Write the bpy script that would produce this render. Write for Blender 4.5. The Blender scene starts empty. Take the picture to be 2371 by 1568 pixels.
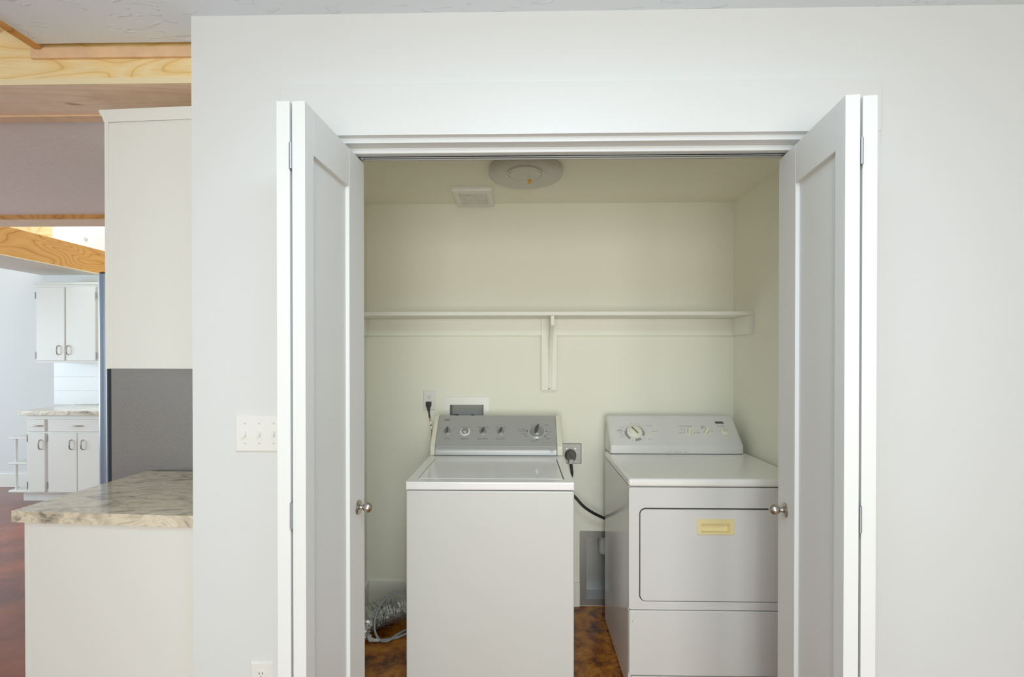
import bpy, bmesh, math, random
from mathutils import Vector, Matrix
random.seed(7)
S = bpy.context.scene
COL = S.collection
PI = math.pi

# ------------------------------------------------------------------ materials
def new_mat(name):
    m = bpy.data.materials.new(name); m.use_nodes = True
    nt = m.node_tree; b = nt.nodes['Principled BSDF']
    return m, nt, b
def noise(nt, scale, detail=3, coord='Object', stretch=None, dist=0.0, rough=0.5):
    tc = nt.nodes.new('ShaderNodeTexCoord'); mp = nt.nodes.new('ShaderNodeMapping')
    nt.links.new(tc.outputs[coord], mp.inputs['Vector'])
    if stretch: mp.inputs['Scale'].default_value = stretch
    n = nt.nodes.new('ShaderNodeTexNoise'); n.inputs['Scale'].default_value = scale
    n.inputs['Detail'].default_value = detail; n.inputs['Roughness'].default_value = rough
    n.inputs['Distortion'].default_value = dist
    nt.links.new(mp.outputs['Vector'], n.inputs['Vector'])
    return n
def ramp(nt, src, stops):
    r = nt.nodes.new('ShaderNodeValToRGB'); e = r.color_ramp.elements
    while len(e) < len(stops): e.new(0.5)
    for k, (p, c) in enumerate(stops): e[k].position = p; e[k].color = (*c, 1)
    nt.links.new(src, r.inputs['Fac']); return r
def mat(name, col, rough=0.5, metal=0.0, spec=0.5, bump=None, mottle=0.0, mscale=4, coat=0.0):
    m, nt, b = new_mat(name)
    b.inputs['Base Color'].default_value = (*col, 1)
    b.inputs['Roughness'].default_value = rough
    b.inputs['Metallic'].default_value = metal
    b.inputs['Specular IOR Level'].default_value = spec
    b.inputs['Coat Weight'].default_value = coat
    b.inputs['Coat Roughness'].default_value = 0.08
    if bump:
        n = noise(nt, bump[0], 3); bp = nt.nodes.new('ShaderNodeBump')
        bp.inputs['Strength'].default_value = bump[1]; bp.inputs['Distance'].default_value = bump[2]
        nt.links.new(n.outputs['Fac'], bp.inputs['Height']); nt.links.new(bp.outputs['Normal'], b.inputs['Normal'])
    if mottle:
        n = noise(nt, mscale, 4)
        r = ramp(nt, n.outputs['Fac'], [(0.35, tuple(c * (1 - mottle) for c in col)), (0.65, tuple(min(1, c * (1 + mottle)) for c in col))])
        nt.links.new(r.outputs['Color'], b.inputs['Base Color'])
    return m
M = {}
M['wall'] = mat('wall_paint', (0.74, 0.763, 0.768), 0.6, spec=0.3, bump=(14, 0.25, 0.004))
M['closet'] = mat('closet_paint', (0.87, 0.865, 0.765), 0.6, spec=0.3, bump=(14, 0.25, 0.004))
M['trim'] = mat('trim_paint', (0.74, 0.762, 0.765), 0.38, spec=0.4)
M['doorp'] = mat('door_paint', (0.78, 0.795, 0.79), 0.5, spec=0.3, bump=(60, 0.1, 0.001))
M['cab'] = mat('cabinet_paint', (0.83, 0.835, 0.795), 0.4, spec=0.4, bump=(60, 0.1, 0.001))
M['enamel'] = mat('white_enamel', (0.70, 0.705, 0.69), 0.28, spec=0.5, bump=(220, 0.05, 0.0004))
M['enamelgloss'] = mat('white_enamel_lit', (0.92, 0.92, 0.92), 0.12, spec=0.6)  # deck and lid paler than the cabinet: light on top put into the colour
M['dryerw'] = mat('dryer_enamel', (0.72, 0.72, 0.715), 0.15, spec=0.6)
M['dryertop'] = mat('dryer_enamel_lit', (0.90, 0.895, 0.88), 0.15, spec=0.6)  # lighter copy of the dryer enamel, brightness of the lit top painted in
M['cream'] = mat('cream_plastic', (0.80, 0.79, 0.66), 0.35)
M['knobcream'] = mat('cream_knob_plastic', (0.78, 0.78, 0.68), 0.3)
M['silver'] = mat('silver_panel', (0.50, 0.505, 0.505), 0.42, metal=0.35)
M['knobs'] = mat('silver_knob', (0.50, 0.51, 0.52), 0.25, metal=0.7)
M['grip'] = mat('dark_grip', (0.13, 0.13, 0.135), 0.25, metal=0.3)
M['nickel'] = mat('satin_nickel', (0.50, 0.46, 0.42), 0.3, metal=1.0)
M['steelplate'] = mat('steel_plate', (0.27, 0.27, 0.265), 0.42, metal=0.8)
M['track'] = mat('track_aluminium', (0.75, 0.77, 0.82), 0.3, metal=0.6)
M['hinge'] = mat('hinge_steel', (0.42, 0.44, 0.48), 0.35, metal=0.8)
M['plastic'] = mat('white_plastic', (0.83, 0.83, 0.80), 0.3)
M['plasticg'] = mat('grey_white_plastic', (0.62, 0.62, 0.60), 0.4)
M['boxin'] = mat('recess_plastic', (0.46, 0.47, 0.46), 0.5)
M['black'] = mat('black_rubber', (0.02, 0.02, 0.018), 0.45)
M['plugd'] = mat('worn_black_plug', (0.09, 0.08, 0.06), 0.5, mottle=0.35, mscale=60)
M['ink'] = mat('grey_ink', (0.10, 0.105, 0.12), 0.6)
M['inkl'] = mat('pale_grey_ink', (0.20, 0.20, 0.21), 0.6)
M['logo'] = mat('black_ink', (0.01, 0.01, 0.01), 0.4)
M['yellow'] = mat('aged_yellow_plastic', (0.83, 0.72, 0.40), 0.4)
M['orange'] = mat('orange_sticker', (0.85, 0.42, 0.02), 0.5)
M['hose'] = mat('grey_hose', (0.36, 0.38, 0.41), 0.4)
M['fridgeside'] = mat('fridge_side', (0.30, 0.29, 0.285), 0.33, metal=0.35, bump=(160, 0.35, 0.002))
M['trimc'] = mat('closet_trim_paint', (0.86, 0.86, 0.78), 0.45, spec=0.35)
M['fridgedoor'] = mat('fridge_door', (0.38, 0.46, 0.58), 0.28, metal=0.7)
M['gasket'] = mat('dark_gasket', (0.035, 0.035, 0.04), 0.5)
M['lens'] = mat('light_lens', (0.60, 0.60, 0.58), 0.35)
M['lensring'] = mat('light_ring', (0.80, 0.80, 0.76), 0.35)
M['drywall'] = mat('loft_drywall', (0.90, 0.85, 0.80), 0.8, spec=0.2, bump=(30, 0.4, 0.004))
M['soffit'] = mat('soffit_paint', (0.72, 0.68, 0.62), 0.7, spec=0.2)
M['upperwall'] = mat('upper_wall_paint', (0.88, 0.88, 0.86), 0.6, spec=0.2)
M['glass'] = mat('window_white', (0.9, 0.9, 0.9), 0.1)
M['brown'] = mat('olive_badge', (0.22, 0.20, 0.13), 0.4)
M['badge'] = mat('dark_badge', (0.07, 0.065, 0.05), 0.35)
M['ceramic'] = mat('backsplash_white', (0.80, 0.81, 0.82), 0.25)
M['flexfoil'] = None

# knockdown ceiling: flat paint with sparse raised trowel streaks
def ceiling_mat():
    m, nt, b = new_mat('ceiling_knockdown')
    b.inputs['Base Color'].default_value = (0.81, 0.89, 0.95, 1); b.inputs['Roughness'].default_value = 0.7
    n = noise(nt, 9, 2, stretch=(1.0, 2.6, 1), dist=1.2)
    r = ramp(nt, n.outputs['Fac'], [(0.60, (0, 0, 0)), (0.64, (1, 1, 1))])
    bp = nt.nodes.new('ShaderNodeBump'); bp.inputs['Strength'].default_value = 0.6; bp.inputs['Distance'].default_value = 0.004
    nt.links.new(r.outputs['Color'], bp.inputs['Height']); nt.links.new(bp.outputs['Normal'], b.inputs['Normal'])
    return m
M['ceiling'] = ceiling_mat()

def wood(name, base, dark, light, rough=0.5, scale=1.0, stretch=(1, 1, 3), knots=True):
    """rotary cut plywood: broad cathedral figures from contour lines of a smooth noise"""
    m, nt, b = new_mat(name)
    n = noise(nt, 1.5 * scale, 1.5, stretch=stretch, dist=0.5, rough=0.35)
    mu = nt.nodes.new('ShaderNodeMath'); mu.operation = 'MULTIPLY'; mu.inputs[1].default_value = 15
    nt.links.new(n.outputs['Fac'], mu.inputs[0])
    fr = nt.nodes.new('ShaderNodeMath'); fr.operation = 'FRACT'; nt.links.new(mu.outputs[0], fr.inputs[0])
    r = ramp(nt, fr.outputs[0], [(0.0, base), (0.45, light), (0.86, base), (0.95, dark)])
    e = r.color_ramp.elements.new(1.0); e.color = (*base, 1)
    n2 = noise(nt, 14, 4, stretch=(1, 1, 14) if stretch[2] > 1 else (14, 1, 1))
    mx = nt.nodes.new('ShaderNodeMix'); mx.data_type = 'RGBA'; mx.blend_type = 'MULTIPLY'
    r2 = ramp(nt, n2.outputs['Fac'], [(0.3, (0.90, 0.88, 0.84)), (0.7, (1, 1, 1))])
    mx.inputs['Factor'].default_value = 0.8
    nt.links.new(r.outputs['Color'], mx.inputs['A']); nt.links.new(r2.outputs['Color'], mx.inputs['B'])
    out = mx.outputs['Result']
    if knots:
        n3 = noise(nt, 11, 0, stretch=(0.6, 1.6, 1.6)); r3 = ramp(nt, n3.outputs['Fac'], [(0.80, (1, 1, 1)), (0.85, (0.5, 0.32, 0.2))])
        m2 = nt.nodes.new('ShaderNodeMix'); m2.data_type = 'RGBA'; m2.blend_type = 'MULTIPLY'; m2.inputs['Factor'].default_value = 1
        nt.links.new(out, m2.inputs['A']); nt.links.new(r3.outputs['Color'], m2.inputs['B']); out = m2.outputs['Result']
    nt.links.new(out, b.inputs['Base Color']); b.inputs['Roughness'].default_value = rough
    return m
M['ply'] = wood('pine_plywood', (0.93, 0.69, 0.32), (0.80, 0.53, 0.19), (0.96, 0.79, 0.46), stretch=(0.8, 1, 3.0))
M['plywarm'] = wood('varnished_plywood', (0.62, 0.30, 0.065), (0.42, 0.17, 0.03), (0.68, 0.36, 0.10), stretch=(1, 0.9, 3.2), rough=0.4)
M['plyedge'] = mat('plywood_edge', (0.88, 0.76, 0.50), 0.5)
M['fir'] = wood('fir_board', (0.96, 0.75, 0.55), (0.87, 0.64, 0.44), (0.98, 0.80, 0.61), stretch=(0.5, 6, 3), scale=0.7)
M['firtrim'] = mat('fir_trim', (0.82, 0.56, 0.34), 0.5, mottle=0.06, mscale=20)

def counter_mat():
    m, nt, b = new_mat('stone_laminate')
    n = noise(nt, 5.5, 6, stretch=(1.0, 2.6, 2.0), dist=2.2, rough=0.66)
    r = ramp(nt, n.outputs['Fac'], [(0.33, (0.24, 0.225, 0.20)), (0.42, (0.55, 0.49, 0.385)), (0.50, (0.68, 0.61, 0.47)), (0.57, (0.85, 0.77, 0.60)), (0.67, (0.60, 0.55, 0.46))])
    nt.links.new(r.outputs['Color'], b.inputs['Base Color'])
    b.inputs['Roughness'].default_value = 0.16; b.inputs['Specular IOR Level'].default_value = 0.7
    return m
M['counter'] = counter_mat()

def floor_mat():
    m, nt, b = new_mat('stained_concrete')
    n = noise(nt, 7.5, 8, dist=0.35, rough=0.74)
    r = ramp(nt, n.outputs['Fac'], [(0.36, (0.05, 0.012, 0.002)), (0.46, (0.24, 0.070, 0.004)), (0.56, (0.46, 0.165, 0.010)), (0.70, (0.62, 0.28, 0.05))])
    # towards the kitchen the reflected blue light is painted in as a redder tone
    tc = nt.nodes.new('ShaderNodeTexCoord'); sp = nt.nodes.new('ShaderNodeSeparateXYZ')
    nt.links.new(tc.outputs['Object'], sp.inputs['Vector'])
    rx = nt.nodes.new('ShaderNodeMapRange'); rx.inputs['From Min'].default_value = -1.0; rx.inputs['From Max'].default_value = -1.6
    nt.links.new(sp.outputs['X'], rx.inputs['Value'])
    n2 = noise(nt, 2.0, 5, dist=0.5)
    r2 = ramp(nt, n2.outputs['Fac'], [(0.35, (0.12, 0.030, 0.018)), (0.6, (0.30, 0.070, 0.028)), (0.75, (0.38, 0.12, 0.045))])
    mx = nt.nodes.new('ShaderNodeMix'); mx.data_type = 'RGBA'
    nt.links.new(rx.outputs['Result'], mx.inputs['Factor']); nt.links.new(r.outputs['Color'], mx.inputs['A']); nt.links.new(r2.outputs['Color'], mx.inputs['B'])
    nt.links.new(mx.outputs['Result'], b.inputs['Base Color'])
    b.inputs['Roughness'].default_value = 0.22
    bp = nt.nodes.new('ShaderNodeBump'); bp.inputs['Strength'].default_value = 0.1; bp.inputs['Distance'].default_value = 0.003
    nt.links.new(n.outputs['Fac'], bp.inputs['Height']); nt.links.new(bp.outputs['Normal'], b.inputs['Normal'])
    return m
M['floor'] = floor_mat()
M['score'] = mat('score_line_grout', (0.30, 0.20, 0.11), 0.6)

def foil_mat():
    m, nt, b = new_mat('crinkled_foil')
    b.inputs['Base Color'].default_value = (0.92, 0.92, 0.89, 1); b.inputs['Metallic'].default_value = 0.9; b.inputs['Roughness'].default_value = 0.28
    n = noise(nt, 70, 3, dist=0.5); bp = nt.nodes.new('ShaderNodeBump')
    bp.inputs['Strength'].default_value = 0.9; bp.inputs['Distance'].default_value = 0.006
    nt.links.new(n.outputs['Fac'], bp.inputs['Height']); nt.links.new(bp.outputs['Normal'], b.inputs['Normal'])
    return m
M['foil'] = foil_mat()

# ------------------------------------------------------------------ mesh helpers
def box(bm, x0, x1, y0, y1, z0, z1):
    v = [bm.verts.new(p) for p in ((x0,y0,z0),(x1,y0,z0),(x1,y1,z0),(x0,y1,z0),(x0,y0,z1),(x1,y0,z1),(x1,y1,z1),(x0,y1,z1))]
    for f in ((0,3,2,1),(4,5,6,7),(0,1,5,4),(1,2,6,5),(2,3,7,6),(3,0,4,7)): bm.faces.new([v[i] for i in f])
def prism(bm, loop, vec):
    """closed solid from a planar loop of 3D points swept by vec"""
    vec = Vector(vec); a = [bm.verts.new(p) for p in loop]; b = [bm.verts.new(Vector(p) + vec) for p in loop]
    n = len(loop)
    bm.faces.new(a[::-1]); bm.faces.new(b)
    for i in range(n): bm.faces.new((a[i], a[(i+1)%n], b[(i+1)%n], b[i]))
def ring(bm, outer, inner, vec):
    """solid frame between two loops of equal length, swept by vec"""
    vec = Vector(vec); n = len(outer)
    a = [bm.verts.new(p) for p in outer]; b = [bm.verts.new(p) for p in inner]
    c = [bm.verts.new(Vector(p)+vec) for p in outer]; d = [bm.verts.new(Vector(p)+vec) for p in inner]
    for i in range(n):
        j = (i+1) % n
        bm.faces.new((a[i], a[j], b[j], b[i])); bm.faces.new((c[i], d[i], d[j], c[j]))
        bm.faces.new((a[i], c[i], c[j], a[j])); bm.faces.new((b[i], b[j], d[j], d[i]))
def rrect(x0, x1, z0, z1, r, y, n=6):
    """rounded rectangle loop in the XZ plane at y"""
    pts = []
    for cx, cz, a0 in ((x1-r, z1-r, 0), (x0+r, z1-r, 90), (x0+r, z0+r, 180), (x1-r, z0+r, 270)):
        for k in range(n+1):
            a = math.radians(a0 + 90*k/n); pts.append((cx + r*math.cos(a), y, cz + r*math.sin(a)))
    return pts
def lathe(bm, prof, mtx=None, n=32):
    """profile [(r, h)] revolved round local Z, placed by mtx"""
    mtx = mtx or Matrix(); rings = []
    for r, h in prof:
        if r < 1e-6: rings.append([bm.verts.new(mtx @ Vector((0,0,h)))])
        else: rings.append([bm.verts.new(mtx @ Vector((r*math.cos(2*PI*i/n), r*math.sin(2*PI*i/n), h))) for i in range(n)])
    for a, b in zip(rings, rings[1:]):
        for i in range(n):
            j = (i+1) % n
            if len(a) == 1 and len(b) == 1: continue
            if len(a) == 1: bm.faces.new((a[0], b[i], b[j]))
            elif len(b) == 1: bm.faces.new((a[i], a[j], b[0]))
            else: bm.faces.new((a[i], a[j], b[j], b[i]))
    if len(rings[0]) > 1: bm.faces.new(rings[0][::-1])
    if len(rings[-1]) > 1: bm.faces.new(rings[-1])
def spline(pts, sub=10):
    """Catmull-Rom through pts"""
    P = [Vector(p) for p in pts]; P = [2*P[0]-P[1]] + P + [2*P[-1]-P[-2]]; out = []
    for i in range(1, len(P)-2):
        for k in range(sub):
            t = k/sub; a, b, c, d = P[i-1], P[i], P[i+1], P[i+2]
            out.append(0.5*((2*b) + (c-a)*t + (2*a-5*b+4*c-d)*t*t + (3*b-a-3*c+d)*t**3))
    out.append(P[-2]); return out
def tube(bm, pts, rad, n=12, sub=10, smooth=True):
    P = spline(pts, sub) if smooth else [Vector(p) for p in pts]
    rings = []; up = None
    for i, p in enumerate(P):
        t = (P[min(i+1, len(P)-1)] - P[max(i-1, 0)]).normalized()
        if up is None: up = t.orthogonal().normalized()
        up = (up - t*up.dot(t)).normalized(); s = t.cross(up)
        r = rad(i/(len(P)-1)) if callable(rad) else rad
        rings.append([bm.verts.new(p + (up*math.cos(2*PI*k/n) + s*math.sin(2*PI*k/n))*r) for k in range(n)])
    for a, b in zip(rings, rings[1:]):
        for k in range(n): bm.faces.new((a[k], a[(k+1)%n], b[(k+1)%n], b[k]))
    bm.faces.new(rings[0][::-1]); bm.faces.new(rings[-1])
def wall_grid(bm, u0, u1, z0, z1, d0, d1, holes, axis='x'):
    """wall slab with rectangular through holes; u runs along axis, d is the thickness direction"""
    us = sorted({u0, u1, *[h[0] for h in holes], *[h[1] for h in holes]}); zs = sorted({z0, z1, *[h[2] for h in holes], *[h[3] for h in holes]})
    us = [u for u in us if u0 <= u <= u1]; zs = [z for z in zs if z0 <= z <= z1]
    P = (lambda u, d, z: (u, d, z)) if axis == 'x' else (lambda u, d, z: (d, u, z))
    cache = {}
    def V(i, s, k):
        if (i, s, k) not in cache: cache[(i, s, k)] = bm.verts.new(P(us[i], (d0, d1)[s], zs[k]))
        return cache[(i, s, k)]
    def solid(i, k):
        if i < 0 or k < 0 or i >= len(us)-1 or k >= len(zs)-1: return False
        cu, cz = (us[i]+us[i+1])/2, (zs[k]+zs[k+1])/2
        return not any(h[0] < cu < h[1] and h[2] < cz < h[3] for h in holes)
    for i in range(len(us)-1):
        for k in range(len(zs)-1):
            if not solid(i, k): continue
            for s in (0, 1): bm.faces.new((V(i,s,k), V(i+1,s,k), V(i+1,s,k+1), V(i,s,k+1)))
            if not solid(i-1, k): bm.faces.new((V(i,0,k), V(i,1,k), V(i,1,k+1), V(i,0,k+1)))
            if not solid(i+1, k): bm.faces.new((V(i+1,0,k), V(i+1,1,k), V(i+1,1,k+1), V(i+1,0,k+1)))
            if not solid(i, k-1): bm.faces.new((V(i,0,k), V(i,1,k), V(i+1,1,k), V(i+1,0,k)))
            if not solid(i, k+1): bm.faces.new((V(i,0,k+1), V(i,1,k+1), V(i+1,1,k+1), V(i+1,0,k+1)))
def cup(bm, x0, x1, z0, z1, yf, yb, t=0.002, taper=0.0):
    """open-fronted recess: four sides and a back"""
    o = [(x0,yf,z0),(x1,yf,z0),(x1,yf,z1),(x0,yf,z1)]
    i = [(x0+t,yf,z0+t),(x1-t,yf,z0+t),(x1-t,yf,z1-t),(x0+t,yf,z1-t)]
    q = taper
    bo = [(x0,yb,z0),(x1,yb,z0),(x1,yb,z1),(x0,yb,z1)]
    bi = [(x0+t+q,yb-t,z0+t+q*0.2),(x1-t-q,yb-t,z0+t+q*0.2),(x1-t-q,yb-t,z1-t-q),(x0+t+q,yb-t,z1-t-q)]
    O,I,BO,BI = ([bm.verts.new(p) for p in L] for L in (o,i,bo,bi))
    for k in range(4):
        j = (k+1)%4
        bm.faces.new((O[k],O[j],I[j],I[k])); bm.faces.new((O[k],BO[k],BO[j],O[j])); bm.faces.new((I[k],I[j],BI[j],BI[k]))
    bm.faces.new(BO); bm.faces.new(BI)

def obj(name, bm, m, parent=None, bevel=0, seg=2, smooth=True, label=None, loc=None):
    bmesh.ops.recalc_face_normals(bm, faces=bm.faces)
    me = bpy.data.meshes.new(name); bm.to_mesh(me); bm.free()
    me.materials.append(m)
    if smooth:
        me.shade_smooth(); me.set_sharp_from_angle(angle=math.radians(35))
    o = bpy.data.objects.new(name, me); COL.objects.link(o)
    if bevel:
        b = o.modifiers.new('bevel', 'BEVEL'); b.width = bevel; b.segments = seg; b.limit_method = 'ANGLE'; b.angle_limit = math.radians(35)
        b.harden_normals = True
    if parent: o.parent = parent
    if label: o['label'] = label
    if loc: o.location = loc
    return o
def B(): return bmesh.new()
def bx(name, m, dims, parent=None, bevel=0, seg=2, **k):
    bm = B()
    for d in (dims if isinstance(dims[0], (tuple, list)) else [dims]): box(bm, *d)
    return obj(name, bm, m, parent, bevel, seg, **k)
def thing(name, label, cat, loc=(0,0,0), rz=0, group=None, kind=None):
    o = bpy.data.objects.new(name, None); COL.objects.link(o); o.location = loc; o.rotation_euler = (0,0,rz)
    o.empty_display_size = 0.05
    if label: o['label'] = label
    if cat: o['category'] = cat
    if group: o['group'] = group
    if kind: o['kind'] = kind
    return o
def tag(o, label, cat, group=None):
    o['label'] = label; o['category'] = cat
    if group: o['group'] = group
    return o
def struct(o, label=None):
    o['kind'] = 'structure'
    if label: o['label'] = label
    return o
def shift(bm, v): bmesh.ops.translate(bm, verts=bm.verts, vec=v)

def add_text(bm, body, mtx, size, align='CENTER', w=1.0, bold=0.0):
    """lettering as thin solid mesh; mtx maps text plane (x right, y up, z out) to space"""
    cu = bpy.data.curves.new('t', 'FONT'); cu.body = body; cu.size = size; cu.align_x = align; cu.align_y = 'CENTER'
    cu.extrude = 0.0001; cu.offset = bold; cu.resolution_u = 3
    o = bpy.data.objects.new('t', cu); COL.objects.link(o)
    dg = bpy.context.evaluated_depsgraph_get()
    me = bpy.data.meshes.new_from_object(o.evaluated_get(dg))
    me.transform(mtx @ Matrix.Diagonal((w, 1, 1, 1)))
    bm.from_mesh(me)
    bpy.data.objects.remove(o); bpy.data.curves.remove(cu); bpy.data.meshes.remove(me)

# ------------------------------------------------------------------ plan (metres): X along the laundry wall, Y away from the camera, Z up
WY, WT = 1.419, 0.115            # room face and thickness of the laundry wall
BY = 2.734                       # back wall of the laundry closet
XL, XR = -0.888, 1.199           # closet side walls
CZ, CCZ = 2.44, 2.295            # room ceiling, closet ceiling
OX0, OX1, OZ = -0.615, 0.940, 2.064
FARY = 5.12

# ------------------------------------------------------------------ shell
bm = B(); box(bm, -8, 3.0, -3.2, FARY+0.1, -0.1, 0)
struct(obj('floor', bm, M['floor'], smooth=False), 'glossy stained concrete floor, orange brown')
for k, d in enumerate([(-8, XL, 2.596, 2.600, 0, 0.0006), (XL, XR, 2.498, 2.5015, 0, 0.0006), (-2.90, -2.895, -3, FARY, 0, 0.0006)]):
    struct(bx('trim_%d' % (k+1), M['score'], d), 'thin score line cut across the stained floor')

bm = B(); wall_grid(bm, -0.987, 3.0, 0, CZ, WY, WY+WT, [(OX0, OX1, -1, OZ)])
struct(obj('wall_front', bm, M['wall'], smooth=False), 'cream white wall with the laundry closet opening')
bm = B(); wall_grid(bm, XL-0.0, XR+0.12, 0, CZ, BY, BY+0.12, [(-0.410, -0.215, 1.045, 1.1485), (0.369, 0.62, 0.043, 0.393)])
struct(obj('wall_back', bm, M['closet'], smooth=False), 'cream back wall inside the laundry closet')
struct(bx('wall_left', M['closet'], (-1.02, XL, WY+WT, FARY, 0, CZ), smooth=False), 'cream side wall between closet and kitchen')
struct(bx('wall_right', M['closet'], (XR, XR+0.12, WY+WT, BY, 0, CZ), smooth=False), 'cream right side wall inside the closet')
struct(bx('ceiling_closet', M['closet'], (XL, XR, WY+WT, BY, CCZ, CCZ+0.04), smooth=False), 'cream closet ceiling')
struct(bx('ceiling', M['ceiling'], (-1.575, 3.0, -3.2, WY+WT, CZ, CZ+0.12), smooth=False), 'white textured room ceiling')
bm = B(); wall_grid(bm, -8, 3.0, 0, 4.2, -3.3, -3.2, [(-1.3, 1.5, 0.05, 2.15), (-6.5, -2.5, 0.4, 2.3)])
struct(obj('wall_rear', bm, M['wall'], smooth=False), 'wall behind the viewer')
struct(bx('wall_east', M['wall'], (3.0, 3.1, -3.2, WY+WT, 0, CZ), smooth=False), 'right end wall of the room')
bm = B(); wall_grid(bm, -3.2, FARY, 0, 4.2, -8.1, -8, [(0.2, 3.6, 0.5, 2.2)], axis='y')
struct(obj('wall_west', bm, M['wall'], smooth=False), 'far left wall of the open kitchen')
struct(bx('wall_kitchen', M['wall'], (-8, -0.9, FARY, FARY+0.1, 0, 2.47), smooth=False), 'cream kitchen end wall')
struct(bx('wall_upper', M['upperwall'], (-8, -0.9, FARY+0.0, FARY+0.1, 2.47, 4.2), smooth=False), 'bright white wall above the kitchen soffit')
struct(bx('ceiling_upper', M['upperwall'], [(-8, -4.9, -3.2, FARY, 4.2, 4.3), (-4.9, -0.9, -3.2, 3.4, 4.2, 4.3)], smooth=False), 'high white ceiling')
struct(bx('wall_loft', M['upperwall'], [(-1.575, -1.475, -3.2, WY+WT, CZ+0.12, 4.2), (-1.02, -0.9, WY+WT, FARY, CZ, 4.2)], smooth=False), 'upper side wall beside the loft')
struct(bx('baseboard_back', M['trimc'], [(XL+0.014, 0.332, BY-0.014, BY, 0, 0.137)], bevel=0.002), 'painted baseboard along the closet back wall')
struct(bx('baseboard_left', M['trimc'], [(XL, XL+0.014, WY+WT, BY, 0, 0.137)], bevel=0.002), 'painted baseboard on the closet side wall')
struct(bx('baseboard_kitchen', M['cab'], (-8, -5.02, FARY-0.014, FARY, 0, 0.145), bevel=0.002), 'white baseboard of the kitchen end wall')

# closet head: casing, jamb, valance, side casings
struct(bx('trim_4', M['trim'], (-0.709, 1.034, WY-0.019, WY, 2.0715, 2.2225), bevel=0.0015), 'flat white head casing over the closet opening')
struct(bx('trim_5', M['trim'], (-0.704, OX0+0.006, WY-0.018, WY, 0, 2.0715), bevel=0.0015), 'flat white left casing behind the folded door')
struct(bx('trim_6', M['trim'], (OX1-0.006, 1.031, WY-0.018, WY, 0, 2.0715), bevel=0.0015), 'flat white right casing behind the folded door')
struct(bx('trim_7', M['trim'], [(OX0, OX1, WY-0.0005, WY+WT+0.005, 2.0565, OZ), (OX0, OX0+0.0, WY, WY, 0, 0.001)][:1], bevel=0.001), 'white head jamb of the closet opening')
struct(bx('trim_8', M['trim'], (OX0, OX1, WY+0.032, WY+0.050, 2.0395, 2.0565), bevel=0.003, seg=3), 'white rounded stop hiding the bifold track')

# bifold track
trk = thing('door_track', 'thin silver metal sliding door track under the head of the closet opening', 'track', (0.16, WY+0.066, 2.0565))
bm = B(); L = (OX1-OX0)/2-0.003
for y0, y1, z0, z1 in ((-0.014,-0.012,-0.020,0),(0.012,0.014,-0.020,0),(-0.014,0.014,-0.002,0),(-0.014,-0.005,-0.020,-0.018),(0.005,0.014,-0.020,-0.018)):
    box(bm, -L, L, y0, y1, z0, z1)
obj('rail', bm, M['track'], trk)
for s, x in ((-1, -0.655), (1, 0.655)):
    bm = B(); lathe(bm, [(0.0055, -0.022), (0.0055, -0.006)], Matrix.Translation((x, 0, 0)), 16); obj('roller', bm, M['hinge'], trk)
bm = B()
for k in range(9): box(bm, 0.075+k*0.0085, 0.075+k*0.0085+0.0045, -0.0155, -0.014, -0.0165, -0.012 + 0.003*(k % 2))
obj('snugger_spring', bm, M['hinge'], trk)

# ------------------------------------------------------------------ bifold doors
def panel_mesh(name, L, parent, lead_stile, apex_stile, side):
    """door leaf in the local XZ plane: x from 0 (apex) to L, y 0 = visible room face, thickness towards +y*side"""
    T = 0.032*side; H0, H1 = 0.015, 2.032; rec = 0.011*side
    bm = B()
    box(bm, 0, apex_stile, 0, T, H0, H1); box(bm, L-lead_stile, L, 0, T, H0, H1)
    for z0, z1 in ((H1-0.112, H1), (H0, H0+0.20)): box(bm, apex_stile+0.0006, L-lead_stile-0.0006, 0.0004*side, T, z0, z1)
    bmp = B(); box(bmp, apex_stile-0.004, L-lead_stile+0.004, rec, T-rec, H0+0.19, H1-0.105)
    o = obj(name, bm, M['doorp'], parent, 0.0012)
    p = obj('center_panel', bmp, M['doorp'], o)
    return o
def bifold(name, label, apex_in, lead, apex_out, pivot, side, knobz):
    d = thing(name, label, None, (0, 0, 0), kind='structure')
    L = 0.375
    for nm, a, b, sd, ls, aps in (('leaf', apex_in, lead, side, 0.115, 0.045), ('leaf', apex_out, pivot, -side, 0.095, 0.045)):
        o = panel_mesh(nm, L, d, ls, aps, sd)
        o.location = (a[0], a[1], 0); o.rotation_euler = (0, 0, math.atan2(b[1]-a[1], b[0]-a[0]))
        if a is apex_in: first = o
    # ball knob with rosette on the lead stile
    m0 = Matrix.Translation((L-0.052, 0, knobz)) @ Matrix.Rotation(PI/2*side, 4, 'X')
    bm = B(); lathe(bm, [(0.0, 0), (0.0225, 0), (0.0225, 0.002), (0.020, 0.0045), (0.013, 0.006), (0.0075, 0.008), (0.0065, 0.015)], m0)
    r = 0.0158; c = 0.030
    lathe(bm, [(0.0065, 0.012)] + [(r*math.sin(a), c-r*math.cos(a)) for a in [math.radians(t) for t in range(25, 180, 10)]] + [(0, c+r)], m0)
    k = obj('knob', bm, M['nickel'], first); k['label'] = 'satin nickel ball knob'
    for z in (1.901, 1.042, 0.20):
        bm = B(); xm = (apex_in[0]+apex_out[0])/2
        # the barrel sits in the gap between the two folded leaves
        box(bm, xm-0.0029, xm+0.0029, 1.1335, 1.160, z-0.031, z+0.031)
        lathe(bm, [(0.0033, -0.031), (0.0033, 0.031)], Matrix.Translation((xm, 1.1330, z)), 12)
        obj('hinge', bm, M['hinge'], d)
    return d
door_l = bifold('door_1', 'white shaker bifold door folded open on the left of the closet', (-0.5155, 1.134), (-0.4975, 1.508), (-0.5845, 1.134), (-0.592, 1.507), 1, 0.961)
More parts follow.
